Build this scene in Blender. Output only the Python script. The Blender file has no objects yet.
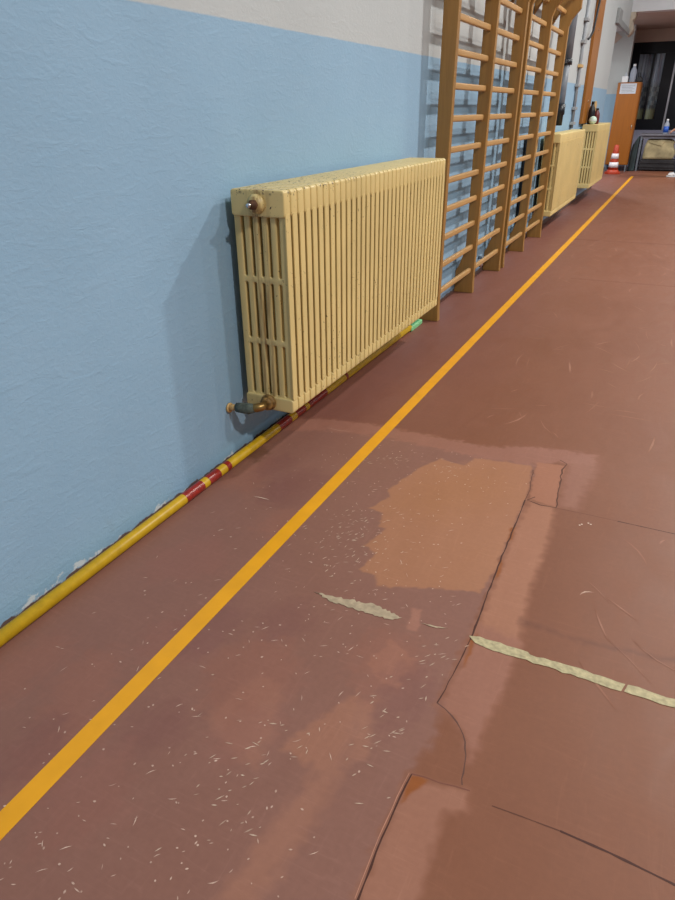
import bpy, bmesh, math, random
from mathutils import Vector, Matrix
from mathutils.geometry import tessellate_polygon
random.seed(7)
S = bpy.context.scene
COL = S.collection
PI = math.pi

# ------------------------------------------------------------------ materials
def lin(c):
    return tuple(((v/255.0)/12.92 if v/255.0 <= .04045 else ((v/255.0+.055)/1.055)**2.4) for v in c)

class NT:
    def __init__(s, name):
        s.m = bpy.data.materials.new(name); s.m.use_nodes = True
        s.t = s.m.node_tree; s.n = s.t.nodes; s.n.clear()
        s.out = s.n.new('ShaderNodeOutputMaterial')
        s.b = s.n.new('ShaderNodeBsdfPrincipled'); s.link(s.b.outputs[0], s.out.inputs[0])
    def link(s, a, b): s.t.links.new(a, b)
    def new(s, k, **kw):
        n = s.n.new(k)
        for a, v in kw.items(): setattr(n, a, v)
        return n
    def setin(s, node, key, v):
        if hasattr(v, 'is_output'): s.link(v, node.inputs[key])
        else: node.inputs[key].default_value = v
    def pos(s): return s.new('ShaderNodeNewGeometry').outputs['Position']
    def scalevec(s, v, sc):
        n = s.new('ShaderNodeMapping'); s.link(v, n.inputs['Vector']); n.inputs['Scale'].default_value = sc
        return n.outputs[0]
    def noise(s, v, scale, detail=4, rough=.55, dist=0):
        n = s.new('ShaderNodeTexNoise'); s.link(v, n.inputs['Vector'])
        n.inputs['Scale'].default_value = scale; n.inputs['Detail'].default_value = detail
        n.inputs['Roughness'].default_value = rough; n.inputs['Distortion'].default_value = dist
        return n.outputs[0]
    def ramp(s, f, a, b, lo=0., hi=1.):
        n = s.new('ShaderNodeMapRange'); s.link(f, n.inputs['Value'])
        n.inputs['From Min'].default_value = a; n.inputs['From Max'].default_value = b
        n.inputs['To Min'].default_value = lo; n.inputs['To Max'].default_value = hi
        return n.outputs[0]
    def math(s, op, a, b=0.):
        n = s.new('ShaderNodeMath', operation=op); s.setin(n, 0, a); s.setin(n, 1, b); return n.outputs[0]
    def mix(s, f, a, b, mode='MIX'):
        n = s.new('ShaderNodeMix', data_type='RGBA', blend_type=mode)
        s.setin(n, 0, f)
        s.setin(n, 6, a if hasattr(a, 'is_output') else (*a, 1)); s.setin(n, 7, b if hasattr(b, 'is_output') else (*b, 1))
        return n.outputs[2]
    def sep(s, v):
        n = s.new('ShaderNodeSeparateXYZ'); s.link(v, n.inputs[0]); return n.outputs
    def bump(s, h, strength, dist=.01):
        n = s.new('ShaderNodeBump'); s.link(h, n.inputs['Height'])
        n.inputs['Strength'].default_value = strength; n.inputs['Distance'].default_value = dist
        s.link(n.outputs[0], s.b.inputs['Normal'])
    def base(s, c, rough=.5, metal=0., spec=.5):
        s.setin(s.b, 'Base Color', c if hasattr(c, 'is_output') else (*c, 1))
        s.setin(s.b, 'Roughness', rough); s.setin(s.b, 'Metallic', metal); s.setin(s.b, 'Specular IOR Level', spec)
        return s.m

def plain(name, c, rough=.5, metal=0., var=.12, scale=14, bump=0., spec=.5):
    t = NT(name); p = t.pos(); n = t.noise(p, scale)
    a = lin(c); k = t.mix(t.ramp(n, .3, .7), tuple(v*(1-var) for v in a), tuple(min(1, v*(1+var)) for v in a))
    if bump: t.bump(t.noise(p, scale*8, 3), bump, .002)
    return t.base(k, rough, metal, spec)

def wood(name, c, axis=2, rough=.45):
    t = NT(name); p = t.pos(); a = lin(c)
    sc = [30, 30, 30]; sc[axis] = 1.6
    n = t.noise(t.scalevec(p, sc), 1.0, 6, .6, .6); n2 = t.noise(p, 1.4, 3)
    k = t.mix(t.ramp(n, .3, .72), tuple(v*.80 for v in a), tuple(v*1.15 for v in a))
    k = t.mix(t.ramp(n2, .3, .7, 0, .35), k, tuple(v*.72 for v in a))
    return t.base(k, rough)

def mat_wall(name='wall_paint', blue=(143, 175, 200), white=(184, 189, 190), split=1.823):
    t = NT(name); p = t.pos(); z = t.sep(p)[2]
    wob = t.noise(p, 6, 3)
    zz = t.math('ADD', z, t.ramp(wob, 0, 1, -.004, .004))
    big = t.noise(p, .9, 4, .6); med = t.noise(t.scalevec(p, (1, 1, 2.2)), 5, 5, .65)
    b = lin(blue); w = lin(white)
    bl = t.mix(t.ramp(big, .3, .7), tuple(v*.93 for v in b), tuple(v*1.05 for v in b))
    bl = t.mix(t.ramp(med, .35, .7, 0, .35), bl, tuple(v*m for v, m in zip(b, (.90, .97, 1.0))))
    wh = t.mix(t.ramp(big, .3, .7), tuple(v*.95 for v in w), tuple(v*1.03 for v in w))
    k = t.mix(t.ramp(zz, split-.003, split+.003), bl, wh)
    # scuffed lower edge: white plaster chips and floor paint lapping up the wall; farther on also painted shade
    en = t.noise(t.scalevec(p, (1, 1, 1.5)), 9, 5, .7)
    chip = t.math('MULTIPLY', t.ramp(t.math('ADD', z, t.ramp(en, .3, .75, .04, -.10)), -.014, -.030), t.ramp(z, .14, .02))
    k = t.mix(chip, k, lin((208, 214, 218)))
    lap_shade = t.ramp(t.math('ADD', z, t.math('ADD', t.ramp(t.noise(p, 16, 4), .3, .7, .008, -.010), t.ramp(t.sep(p)[1], 4.8, 9, 0, -.05))), .016, .012)  # rises with y, painting the shade at the wall foot under the far radiators
    k = t.mix(lap_shade, k, lin((104, 84, 78)))
    dn = t.noise(p, 3.3, 5, .7); dirt = t.math('MULTIPLY', t.ramp(dn, .64, .74, 0, .3), t.ramp(z, 1.0, .1))
    k = t.mix(dirt, k, lin((110, 125, 135)))
    f1 = t.noise(t.scalevec(p, (1, 1, 1.5)), 42, 4, .6, .6); f2 = t.noise(p, 190, 2); f3 = t.noise(t.scalevec(p, (1, .7, 2.4)), 9, 3, .5, 1.2)
    h = t.math('ADD', t.math('ADD', t.ramp(f1, .3, .7, 0, .75), t.ramp(f2, 0, 1, 0, .3)), t.ramp(f3, .52, .74, 0, .7))
    t.bump(h, .32, .0030)
    return t.base(k, .62, 0, .3)

def mat_floor():
    """red floor sheet; repainted patches come from the mesh's own colour attribute"""
    t = NT('red_floor_sheet'); p = t.pos(); a = lin((127, 80, 58)); q = t.sep(p)
    big = t.noise(p, .8, 4, .6); fine = t.noise(p, 60, 3); med = t.noise(t.scalevec(p, (1.4, .5, 1)), 5, 5, .65, .8)
    k = t.mix(t.ramp(big, .3, .7), tuple(v*m for v, m in zip(a, (.93, .89, .84))), tuple(v*m for v, m in zip(a, (1.06, 1.08, 1.1))))
    wallside = t.math('ADD', q[0], t.ramp(t.noise(p, 1.2, 3), 0, 1, -.25, .25))
    k = t.mix(t.ramp(wallside, 1.1, .2, 0, .8), k, lin((124, 80, 70)))
    at = t.new('ShaderNodeAttribute', attribute_name='paint')
    k = t.mix(at.outputs['Alpha'], k, at.outputs['Color'])
    k = t.mix(t.ramp(med, .45, .75, 0, .22), k, t.mix(1.0, k, (1.20, 1.26, 1.34), 'MULTIPLY'))
    n2 = t.noise(t.scalevec(p, (1.2, .8, 1)), 9, 5, .7, .5)
    k = t.mix(t.ramp(n2, .3, .7, 0, .5), k, t.mix(1.0, k, (.90, .89, .89), 'MULTIPLY'))
    for sc, rot in (((2, 34, 1), .5), ((30, 2.5, 1), .25), ((3, 40, 1), -.7)):
        mp = t.new('ShaderNodeMapping'); t.link(p, mp.inputs['Vector']); mp.inputs['Rotation'].default_value = (0, 0, rot); mp.inputs['Scale'].default_value = sc
        k = t.mix(t.ramp(t.noise(mp.outputs[0], 1.6, 4, .65, 1.6), .58, .74, 0, .30), k, t.mix(1.0, k, (1.28, 1.36, 1.42), 'MULTIPLY'))
    k = t.mix(t.ramp(fine, .3, .7, 0, .35), k, t.mix(1.0, k, (.82, .80, .80), 'MULTIPLY'))
    t.bump(t.ramp(t.noise(p, 30, 5), 0, 1), .10, .002)
    r = t.ramp(med, .3, .7, .44, .58)
    return t.base(k, r, 0, .34)

def mat_marks():
    t = NT('floor_marks'); at = t.new('ShaderNodeAttribute', attribute_name='paint')
    n = t.noise(t.pos(), 150, 2)
    k = t.mix(t.ramp(n, .3, .7, 0, .3), at.outputs['Color'], t.mix(1.0, at.outputs['Color'], (.75, .75, .75), 'MULTIPLY'))
    return t.base(k, .6, 0, .3)

def mat_radiator():
    t = NT('cream_radiator_enamel'); p = t.pos(); a = lin((218, 194, 132)); s = t.sep(p)
    big = t.noise(p, 3, 4); k = t.mix(t.ramp(big, .3, .7), tuple(v*.92 for v in a), tuple(v*1.05 for v in a))
    ch = t.noise(p, 75, 3, .6); reg = t.noise(p, 5.5, 3, .6)
    m = t.math('MULTIPLY', t.ramp(ch, .655, .675), t.ramp(reg, .50, .60))
    top = t.math('MULTIPLY', t.ramp(t.noise(p, 55, 3, .7), .585, .615), t.ramp(s[2], 1.195, 1.212))
    topy = t.math('MULTIPLY', top, t.ramp(s[1], 3.6, 2.9))
    m = t.math('MAXIMUM', m, topy)
    k = t.mix(m, k, lin((58, 42, 30)))
    # rust runs below the end plugs
    n = t.noise(t.scalevec(p, (60, 60, 3)), 1., 5, .65)
    end = t.math('MULTIPLY', t.ramp(s[1], 2.46, 2.40), t.ramp(t.math('ABSOLUTE', t.math('ADD', s[0], -.165)), .075, .01))
    k = t.mix(t.math('MULTIPLY', t.ramp(n, .43, .62, 0, .85), end), k, lin((120, 78, 36)))
    t.bump(t.noise(p, 90, 3), .10, .002)
    return t.base(k, .42, 0, .45)

M = dict(
    wall=mat_wall(), floor=mat_floor(), rad=mat_radiator(),
    mark=mat_marks(), faded=plain('faded_line_paint', (166, 148, 122), .7, var=.25, scale=40),
    tape=plain('yellow_tape', (224, 156, 14), .45, var=.06, scale=9),
    wline=plain('worn_greenish_line_paint', (172, 160, 124), .7, var=.3, scale=60),
    bars=wood('varnished_beech', (158, 116, 58)), rung=wood('rung_wood', (184, 142, 88), 1),
    ybar=plain('yellow_bar_paint', (206, 164, 22), .38, var=.12, scale=30), rband=plain('red_band', (142, 34, 22), .35, var=.3, scale=60),
    green=plain('green_tip', (128, 196, 138), .5), greenink=plain('green_ink', (30, 120, 70), .5),
    pipe=plain('dark_grey_pipe', (116, 122, 130), .45, var=.2, scale=8), lightgrey=plain('grey_paint', (150, 152, 155), .55),
    conduit=plain('pale_conduit', (146, 150, 156), .5), cable=plain('black_cable', (26, 26, 30), .5), rust=plain('rusty_iron', (92, 58, 34), .75, var=.5, scale=70),
    brass=plain('brass', (150, 120, 70), .35, .8), rustbrass=plain('rusted_brass', (142, 108, 58), .6, .2, var=.55, scale=60), chrome=plain('chrome', (220, 220, 222), .18, 1.), insul=plain('grey_green_lagging', (84, 92, 84), .9, var=.4, scale=50, bump=.5),
    plank=wood('orange_brown_plank', (156, 96, 24)), cab=wood('orange_veneer', (152, 88, 6)), cabdark=plain('cabinet_gap', (24, 18, 14), .7),
    paper=plain('paper', (190, 196, 206), .8, var=.03), white=plain('white_plastic', (226, 230, 236), .4, var=.03), ink=plain('grey_ink', (120, 124, 134), .8),
    black=plain('black_plastic', (18, 18, 24), .4), darkred=plain('dark_red', (98, 34, 28), .45), tan=plain('tan_wood', (196, 160, 104), .6),
    mint=plain('pale_mint', (196, 222, 206), .5), orange=plain('cone_orange', (168, 52, 20), .5), conewhite=plain('cone_white', (222, 220, 226), .45),
    tgrey=plain('table_grey', (104, 104, 114), .5), steel=plain('steel_leg', (120, 128, 138), .4, .6), beige=plain('beige_bundle', (160, 148, 114), .8, var=.35, scale=5),
    tarp=plain('dark_green_sheet', (34, 50, 54), .6, var=.5, scale=6), dark=plain('dark_base', (34, 32, 36), .7, var=.3),
    navyframe=plain('navy_frame', (9, 11, 22), .45, spec=.25), alu=plain('aluminium', (168, 168, 178), .4, .3), blueb=plain('blue_label', (34, 84, 180), .35),
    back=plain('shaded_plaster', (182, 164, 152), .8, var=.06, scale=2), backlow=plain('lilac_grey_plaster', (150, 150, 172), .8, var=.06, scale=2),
    plaster=plain('white_plaster', (206, 208, 212), .8, var=.04, scale=3), mould=plain('moulding_grey', (138, 141, 142), .7), corbel=plain('corbel_cream', (178, 166, 150), .7),
    skin=plain('skin', (190, 140, 115), .5), navy=plain('navy_tracksuit', (20, 26, 48), .75, var=.2), hair=plain('dark_hair', (30, 22, 18), .6), shoe=plain('white_shoe', (225, 226, 228), .5, var=.03), sole=plain('shoe_sole', (190, 190, 192), .6),
    eye=plain('eye_white', (230, 228, 224), .3), lips=plain('lips', (160, 95, 85), .5),
)
def mat_glass(name, tint=(.9, .93, .95)):
    t = NT(name); g = t.new('ShaderNodeBsdfGlossy'); g.inputs['Roughness'].default_value = .03
    tr = t.new('ShaderNodeBsdfTransparent'); tr.inputs[0].default_value = (*tint, 1)
    fr = t.new('ShaderNodeFresnel'); fr.inputs[0].default_value = 1.45
    mx = t.new('ShaderNodeMixShader'); t.link(fr.outputs[0], mx.inputs[0]); t.link(tr.outputs[0], mx.inputs[1]); t.link(g.outputs[0], mx.inputs[2]); t.link(mx.outputs[0], t.out.inputs[0])
    return t.m
M['glass'] = mat_glass('window_glass'); M['bottle'] = mat_glass('clear_bottle_plastic', (.80, .85, .92))
nt = M['bottle'].node_tree; bo = [n for n in nt.nodes if n.type == 'OUTPUT_MATERIAL'][0]; old = bo.inputs[0].links[0].from_socket
df = nt.nodes.new('ShaderNodeBsdfDiffuse'); df.inputs[0].default_value = (.62, .68, .80, 1); mz = nt.nodes.new('ShaderNodeMixShader'); mz.inputs[0].default_value = .45
nt.links.new(old, mz.inputs[1]); nt.links.new(df.outputs[0], mz.inputs[2]); nt.links.new(mz.outputs[0], bo.inputs[0])
def mat_curtain():
    t = NT('grey_curtain'); p = t.pos(); s = t.sep(p)
    n = t.noise(t.scalevec(p, (26, 1, .5)), 1., 4); a = lin((176, 178, 196))
    k = t.mix(t.ramp(n, .35, .65), tuple(v*.55 for v in a), tuple(v*1.25 for v in a))
    ck = t.new('ShaderNodeTexChecker'); t.link(t.scalevec(p, (1, 0, 1)), ck.inputs[0]); ck.inputs['Scale'].default_value = 9
    ck.inputs['Color1'].default_value = (*lin((112, 114, 120)), 1); ck.inputs['Color2'].default_value = (*lin((148, 148, 148)), 1)
    k = t.mix(t.ramp(s[2], 2.15, 2.0), k, ck.outputs[0])
    k = t.mix(t.ramp(s[2], 1.50, 1.42), k, lin((196, 190, 150)))
    return t.base(k, .8)
M['curtain'] = mat_curtain()

# ------------------------------------------------------------------ mesh helpers
def box(bm, a, b, mi=0):
    x0, y0, z0 = a; x1, y1, z1 = b
    v = [bm.verts.new(p) for p in ((x0,y0,z0),(x1,y0,z0),(x1,y1,z0),(x0,y1,z0),(x0,y0,z1),(x1,y0,z1),(x1,y1,z1),(x0,y1,z1))]
    fs = [bm.faces.new([v[i] for i in q]) for q in ((3,2,1,0),(4,5,6,7),(0,1,5,4),(1,2,6,5),(2,3,7,6),(3,0,4,7))]
    for f in fs: f.material_index = mi
    return v
def prism(bm, pts, axis, lo, hi, mi=0):
    """extrude a 2D outline along an axis; pts are the two other coordinates in xyz order"""
    def mk(p, h):
        c = list(p); c.insert(axis, h); return bm.verts.new(c)
    A = [mk(p, lo) for p in pts]; B = [mk(p, hi) for p in pts]; n = len(pts)
    fs = [bm.faces.new(A[::-1]), bm.faces.new(B)]
    for i in range(n): fs.append(bm.faces.new((A[i], A[(i+1) % n], B[(i+1) % n], B[i])))
    for f in fs: f.material_index = mi
    bmesh.ops.recalc_face_normals(bm, faces=fs)
def tube(bm, pts, r, seg=12, cap=True, mi=0):
    pts = [Vector(p) for p in pts]; rs = r if isinstance(r, (list, tuple)) else [r]*len(pts)
    rings = []; ref = None
    for i, p in enumerate(pts):
        d = (pts[min(i+1, len(pts)-1)] - pts[max(i-1, 0)]).normalized()
        if ref is None: ref = Vector((0, 0, 1)) if abs(d.z) < .9 else Vector((1, 0, 0))
        u = (ref - d*ref.dot(d)).normalized(); w = d.cross(u); ref = u
        rings.append([bm.verts.new(p + (u*math.cos(2*PI*k/seg) + w*math.sin(2*PI*k/seg))*rs[i]) for k in range(seg)])
    fs = []
    for a, b in zip(rings, rings[1:]):
        for k in range(seg): fs.append(bm.faces.new((a[k], a[(k+1) % seg], b[(k+1) % seg], b[k])))
    if cap: fs.append(bm.faces.new(rings[0][::-1])); fs.append(bm.faces.new(rings[-1]))
    for f in fs: f.material_index = mi; f.smooth = True
def lathe(bm, c, prof, seg=20, mi=0, axis=2):
    """prof = [(radius, height)]"""
    c = Vector(c); rings = []
    for r, h in prof:
        ring = []
        for k in range(seg):
            q = [r*math.cos(2*PI*k/seg), r*math.sin(2*PI*k/seg)]; q.insert(axis, h)
            ring.append(bm.verts.new(c + Vector(q)))
        rings.append(ring)
    fs = []
    for a, b in zip(rings, rings[1:]):
        for k in range(seg): fs.append(bm.faces.new((a[k], a[(k+1) % seg], b[(k+1) % seg], b[k])))
    fs += [bm.faces.new(rings[0][::-1]), bm.faces.new(rings[-1])]
    for f in fs: f.material_index = mi; f.smooth = True
    bmesh.ops.recalc_face_normals(bm, faces=fs)
def obj(name, bm, mats, parent=None, bevel=0., smooth_angle=None, loc=None):
    me = bpy.data.meshes.new(name); bm.to_mesh(me); bm.free()
    for m in (mats if isinstance(mats, (list, tuple)) else [mats]): me.materials.append(m)
    o = bpy.data.objects.new(name, me); COL.objects.link(o)
    if parent: o.parent = parent
    if loc: o.location = loc
    if bevel:
        md = o.modifiers.new('bevel', 'BEVEL'); md.width = bevel; md.segments = 2; md.limit_method = 'ANGLE'; md.angle_limit = .6
    return o
def B(): return bmesh.new()
def tag(o, label, cat, group=None):
    o['label'] = label; o['category'] = cat
    if group: o['group'] = group
    return o
def thing(name, label, cat, loc=(0,0,0), group=None):
    o = bpy.data.objects.new(name, None); o.empty_display_size = .1; COL.objects.link(o); o.location = loc
    return tag(o, label, cat, group)
def part(name, bm, mats, root, bevel=0.):
    """bm in world coordinates; the root has no rotation"""
    bmesh.ops.translate(bm, verts=bm.verts, vec=-Vector(root_world(root)))
    return obj(name, bm, mats, root, bevel)
def root_world(o):
    v = Vector(o.location)
    while o.parent: o = o.parent; v += o.location
    return v
def struct(name, bm, mats, parent=None, bevel=0.):
    o = obj(name, bm, mats, parent, bevel)
    if not parent: o['kind'] = 'structure'
    return o

# ------------------------------------------------------------------ the setting
bm = B()
box(bm, (-.4, -3, 0), (0, 15.55, 7)); box(bm, (-.4, 15.55, 2.98), (0, 17.8, 7))
struct('wall_left', bm, M['wall'])
bm = B(); box(bm, (-2.0, 15.15, 0), (-.4, 15.55, 3.34)); box(bm, (-2.1, 15.15, 0), (-2.0, 22.4, 3.34))
struct('wall_niche', bm, M['wall'])
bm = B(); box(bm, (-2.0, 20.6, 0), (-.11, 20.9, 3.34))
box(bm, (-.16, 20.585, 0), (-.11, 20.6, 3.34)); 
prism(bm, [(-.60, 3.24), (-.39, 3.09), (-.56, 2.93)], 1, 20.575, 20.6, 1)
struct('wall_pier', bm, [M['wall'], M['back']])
bm = B(); box(bm, (0, 17.8, 3.32), (10, 18.1, 7)); struct('wall_end', bm, M['plaster'])
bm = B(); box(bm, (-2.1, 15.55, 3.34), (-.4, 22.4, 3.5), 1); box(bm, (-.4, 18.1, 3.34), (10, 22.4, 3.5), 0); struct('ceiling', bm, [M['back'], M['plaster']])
# back wall of the vestibule with the dark glazed screen let into it
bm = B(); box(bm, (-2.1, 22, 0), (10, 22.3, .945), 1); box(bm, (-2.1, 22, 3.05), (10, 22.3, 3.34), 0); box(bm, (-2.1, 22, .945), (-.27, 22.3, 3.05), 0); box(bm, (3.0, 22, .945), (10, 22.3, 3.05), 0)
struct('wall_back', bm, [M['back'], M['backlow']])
w = bpy.data.objects.new('window_1', None); COL.objects.link(w); w['kind'] = 'structure'; w.location = (-.27, 22, .945)
bm = B()
for a, b in (((-.27, 22.0, .945), (-.01, 22.12, 3.05)), ((-.01, 22.0, 2.78), (.88, 22.12, 3.05)), ((-.01, 22, .945), (.88, 22.12, 1.215)), ((.335, 22.01, 1.215), (.385, 22.10, 2.78)), ((.62, 22, 1.215), (.88, 22.12, 2.78)), ((.93, 22, .945), (3.0, 22.12, 3.05))): box(bm, a, b)
part('frame', bm, M['navyframe'], w, .006)
bm = B(); box(bm, (.885, 21.985, .945), (.925, 22.12, 3.05)); part('mullion', bm, M['alu'], w)
for x0, x1 in ((-.01, .335), (.385, .62)):
    bm = B(); box(bm, (x0, 22.05, 1.215), (x1, 22.056, 2.78)); part('pane', bm, M['glass'], w)
bm = B()
for i in range(40):
    x = -.2 + i*.022
    prism(bm, [(x, 22.17 + .012*math.sin(i*1.3)), (x+.022, 22.17 + .012*math.sin((i+1)*1.3)), (x+.022, 22.18 + .012*math.sin((i+1)*1.3)), (x, 22.18 + .012*math.sin(i*1.3))], 2, 1.0, 3.0)
part('curtain', bm, M['curtain'], w)
# mouldings where the two openings meet
bm = B(); box(bm, (0, 15.2, 2.90), (.05, 15.75, 3.14)); prism(bm, [(15.75, 2.90), (17.72, 2.90), (17.72, 3.0), (15.75, 3.02)], 0, -.02, .035)
struct('trim_1', bm, M['mould'], bevel=.006)
bm = B(); prism(bm, [(0, 3.32), (.10, 3.32), (.10, 3.22), (.05, 3.16), (.075, 3.08), (.10, 3.02), (.07, 2.95), (.03, 2.90), (0, 2.88), (-.04, 2.90), (-.04, 3.32)], 1, 17.76, 18.12)
struct('trim_2', bm, M['corbel'], bevel=.008)

# ------------------------------------------------------------------ floor: sheet, paint films, seams and scratches in one mesh
import numpy as np
GX0, GX1, GY0, GY1, GS = 0.0, 2.4, -.75, 3.25, .005
NX, NY = round((GX1-GX0)/GS)+1, round((GY1-GY0)/GS)+1
gx, gy = np.meshgrid(np.linspace(GX0, GX1, NX), np.linspace(GY0, GY1, NY))
rng = np.random.RandomState(5)
def wave(scale, n=14):
    out = np.zeros_like(gx)
    for _ in range(n):
        a = rng.uniform(0, 2*PI); k = 2*PI/(scale*rng.uniform(.5, 1.6)); out += np.sin(k*(gx*math.cos(a)+gy*math.sin(a)) + rng.uniform(0, 2*PI))
    return out/math.sqrt(n/2)
WXA, WYA = wave(.07), wave(.07); WXB, WYB = wave(.035), wave(.035); WOB = wave(.05)
GC = np.zeros((NY, NX, 4)); GC[..., :3] = lin((130, 82, 60))
def film(pts, c, a=1., feather=.02, jit=.004):
    xs = [p[0] for p in pts]; ys = [p[1] for p in pts]; m = feather+jit*4+.01
    i0, i1 = max(0, int((min(xs)-m-GX0)/GS)), min(NX, int((max(xs)+m-GX0)/GS)+2)
    j0, j1 = max(0, int((min(ys)-m-GY0)/GS)), min(NY, int((max(ys)+m-GY0)/GS)+2)
    if i0 >= i1 or j0 >= j1: return
    sl = (slice(j0, j1), slice(i0, i1))
    X = gx[sl] + jit*(WXA[sl]*.7+WXB[sl]*.5); Y = gy[sl] + jit*(WYA[sl]*.7+WYB[sl]*.5)
    inside = np.zeros(X.shape, bool); d2 = np.full(X.shape, 1e9); n = len(pts)
    for k in range(n):
        (x0, y0), (x1, y1) = pts[k], pts[(k+1) % n]; dx, dy = x1-x0, y1-y0
        if abs(dy) > 1e-9: inside ^= ((y0 > Y) != (y1 > Y)) & (X < dx*(Y-y0)/dy + x0)
        t = np.clip(((X-x0)*dx+(Y-y0)*dy)/(dx*dx+dy*dy+1e-12), 0, 1)
        d2 = np.minimum(d2, (X-x0-t*dx)**2+(Y-y0-t*dy)**2)
    sd = np.where(inside, 1, -1)*np.sqrt(d2)
    feather = max(feather, .009)
    al = np.clip((sd + feather*.07*WOB[sl])/feather + .5, 0, 1)*a
    al = al[..., None]
    GC[sl][..., :3] = GC[sl][..., :3]*(1-al) + np.array(lin(c))*al
    GC[sl][..., 3:] = GC[sl][..., 3:]*(1-al) + al
bm = B(); lay = bm.verts.layers.float_color.new('paint')
ZL = [0.0003]
def under(x, y):
    i, j = round((x-GX0)/GS), round((y-GY0)/GS)
    if 0 <= i < NX and 0 <= j < NY: return GC[j, i, :3]
    return np.array(lin((130, 82, 60)))
def resample(pts, step, jit, closed=True):
    out = []; n = len(pts)
    for i in range(n if closed else n-1):
        a = Vector(pts[i]); b = Vector(pts[(i+1) % n]); L = (b-a).length; k = max(1, int(L/step))
        nr = Vector((-(b-a).y, (b-a).x)).normalized() if L > 0 else Vector((0, 0))
        for j in range(k):
            q = a.lerp(b, j/k)
            if j: q = q + nr*random.uniform(-jit, jit)
            out.append(q)
    if not closed: out.append(Vector(pts[-1]))
    return out
def ribbon(pts, wd, c, a=1., jit=0., step=.03, fade=False, mi=1):
    ZL[0] += .0000004; z = ZL[0]; col = np.array(lin(c)); P = resample(pts, step, jit, False); prev = None; n = len(P)
    for i, p in enumerate(P):
        d = (P[min(i+1, n-1)]-P[max(i-1, 0)]).normalized(); nr = Vector((-d.y, d.x)); t = i/(n-1)
        k = a*(math.sin(PI*t) if fade else 1.); ww = wd*(.25+.75*math.sin(PI*t) if fade else random.uniform(.6, 1.3))
        u = bm.verts.new((p.x+nr.x*ww/2, p.y+nr.y*ww/2, z)); v = bm.verts.new((p.x-nr.x*ww/2, p.y-nr.y*ww/2, z))
        cc = under(p.x, p.y)*(1-k) + col*k
        u[lay] = v[lay] = (*cc, 1)
        if prev: bm.faces.new((prev[0], prev[1], v, u)).material_index = mi
        prev = (u, v)
# older purplish sheet near the wall
film([(-.0, -2.5), (1.39, -2.5), (1.392, .7), (1.392, 1.05), (1.42, 1.2), (1.385, 1.3), (1.395, 1.58), (1.38, 2.5), (1.36, 2.85), (0.0, 2.78)], (134, 93, 80), 1., .03, .004)
film([(-0.024,2.795),(0.234,2.886),(0.483,2.932),(0.795,2.93),(1.085,2.928),(1.266,3.013),(1.43,3.054),(1.607,3.067),(1.587,2.935),(1.454,2.905),(1.33,2.825),(1.121,2.793),(0.84,2.801),(0.541,2.798),(0.302,2.752),(0.007,2.627)], (148, 101, 85), .95, .03, .008)
film([(1.468,2.991),(1.613,3.059),(1.634,2.915),(1.608,2.703),(1.598,2.501),(1.513,2.503),(1.486,2.742),(1.487,2.899)], (150, 104, 88), .85, .06, .003)
film([(1.354,2.869),(1.485,2.887),(1.482,2.74),(1.505,2.499),(1.389,2.515)], (156, 104, 80), 1, .006, .002)
film([(1.394,2.509),(1.506,2.491),(1.523,2.28),(1.525,2.102),(1.52,1.909),(1.536,1.721),(1.544,1.6),(1.46,1.62),(1.40,1.60),(1.389,1.97),(1.379,2.289)], (158, 108, 84), 1, .035, .002)
film([(1.40,1.66),(1.46,1.66),(1.544,1.64),(1.547,1.427),(1.532,1.303),(1.529,1.169),(1.511,1.141),(1.492,1.195),(1.452,1.246),(1.383,1.288),(1.387,1.35),(1.396,1.578)], (148, 100, 82), 1, .035, .003)
film([(1.392,1.048),(1.467,1.06),(1.54,1.074),(1.554,1.009),(1.505,0.991),(1.508,0.907),(1.513,0.824),(1.521,0.728),(1.52,.3),(1.392,.3),(1.39,0.868)], (150, 102, 82), 1, .03, .002)
film([(0.929,2.703),(1.054,2.684),(1.071,2.78),(1.216,2.804),(1.34,2.819),(1.375,2.576),(1.372,2.289),(1.380,1.957),(1.362,1.821),(1.29,1.798),(1.165,1.751),(1.024,1.695),(0.993,1.749),(0.928,1.75),(0.94,1.871),(0.885,1.902),(0.92,2.04),(0.886,2.039),(0.856,2.14),(0.791,2.152),(0.838,2.273),(0.804,2.322),(0.869,2.586)], (160, 110, 82), 1, .010, .003)
film([(.95,2.6),(1.2,2.72),(1.3,2.5),(1.1,2.2),(.92,2.25)], (160, 109, 74), .55, .2, .01)
film([(1.167,1.473),(1.273,1.425),(1.254,1.298),(1.205,1.295),(1.142,1.348)], (156, 107, 88), .95, .010, .004)
film([(1.176,1.64),(1.21,1.645),(1.234,1.541),(1.197,1.538)], (155, 107, 90), .95, .008, .002)
film([(0.824,0.961),(0.833,1.05),(0.872,1.165),(0.948,1.155),(1.014,1.002),(1.026,0.893),(0.943,0.909)], (150, 104, 86), .9, .03, .005)
film([(1.052,0.975),(1.105,1.108),(1.131,1.163),(1.162,1.246),(1.192,1.139),(1.194,0.965),(1.132,0.961)], (152, 104, 84), .9, .02, .005)
film([(1.153,1.197),(1.207,1.203),(1.238,0.928),(1.222,0.755),(1.203,0.616),(1.15,.3),(1.08,.3),(1.126,0.579),(1.137,0.74),(1.169,0.925)], (151, 104, 85), .8, .04, .006)
film([(1.184,1.212),(1.22,1.229),(1.274,1.039),(1.236,1.021)], (151, 104, 85), .8, .02, .004)
for q in ([(1.368,2.268),(1.386,2.277),(1.392,2.18),(1.379,2.152)], [(1.381,2.033),(1.391,2.037),(1.401,1.95),(1.39,1.907)], [(1.396,1.578),(1.406,1.613),(1.414,1.515),(1.407,1.453)], [(1.395,1.047),(1.437,1.057),(1.425,1.03),(1.396,0.969)]):
    film(q, (140, 78, 34), 1, .004, .002)
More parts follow.
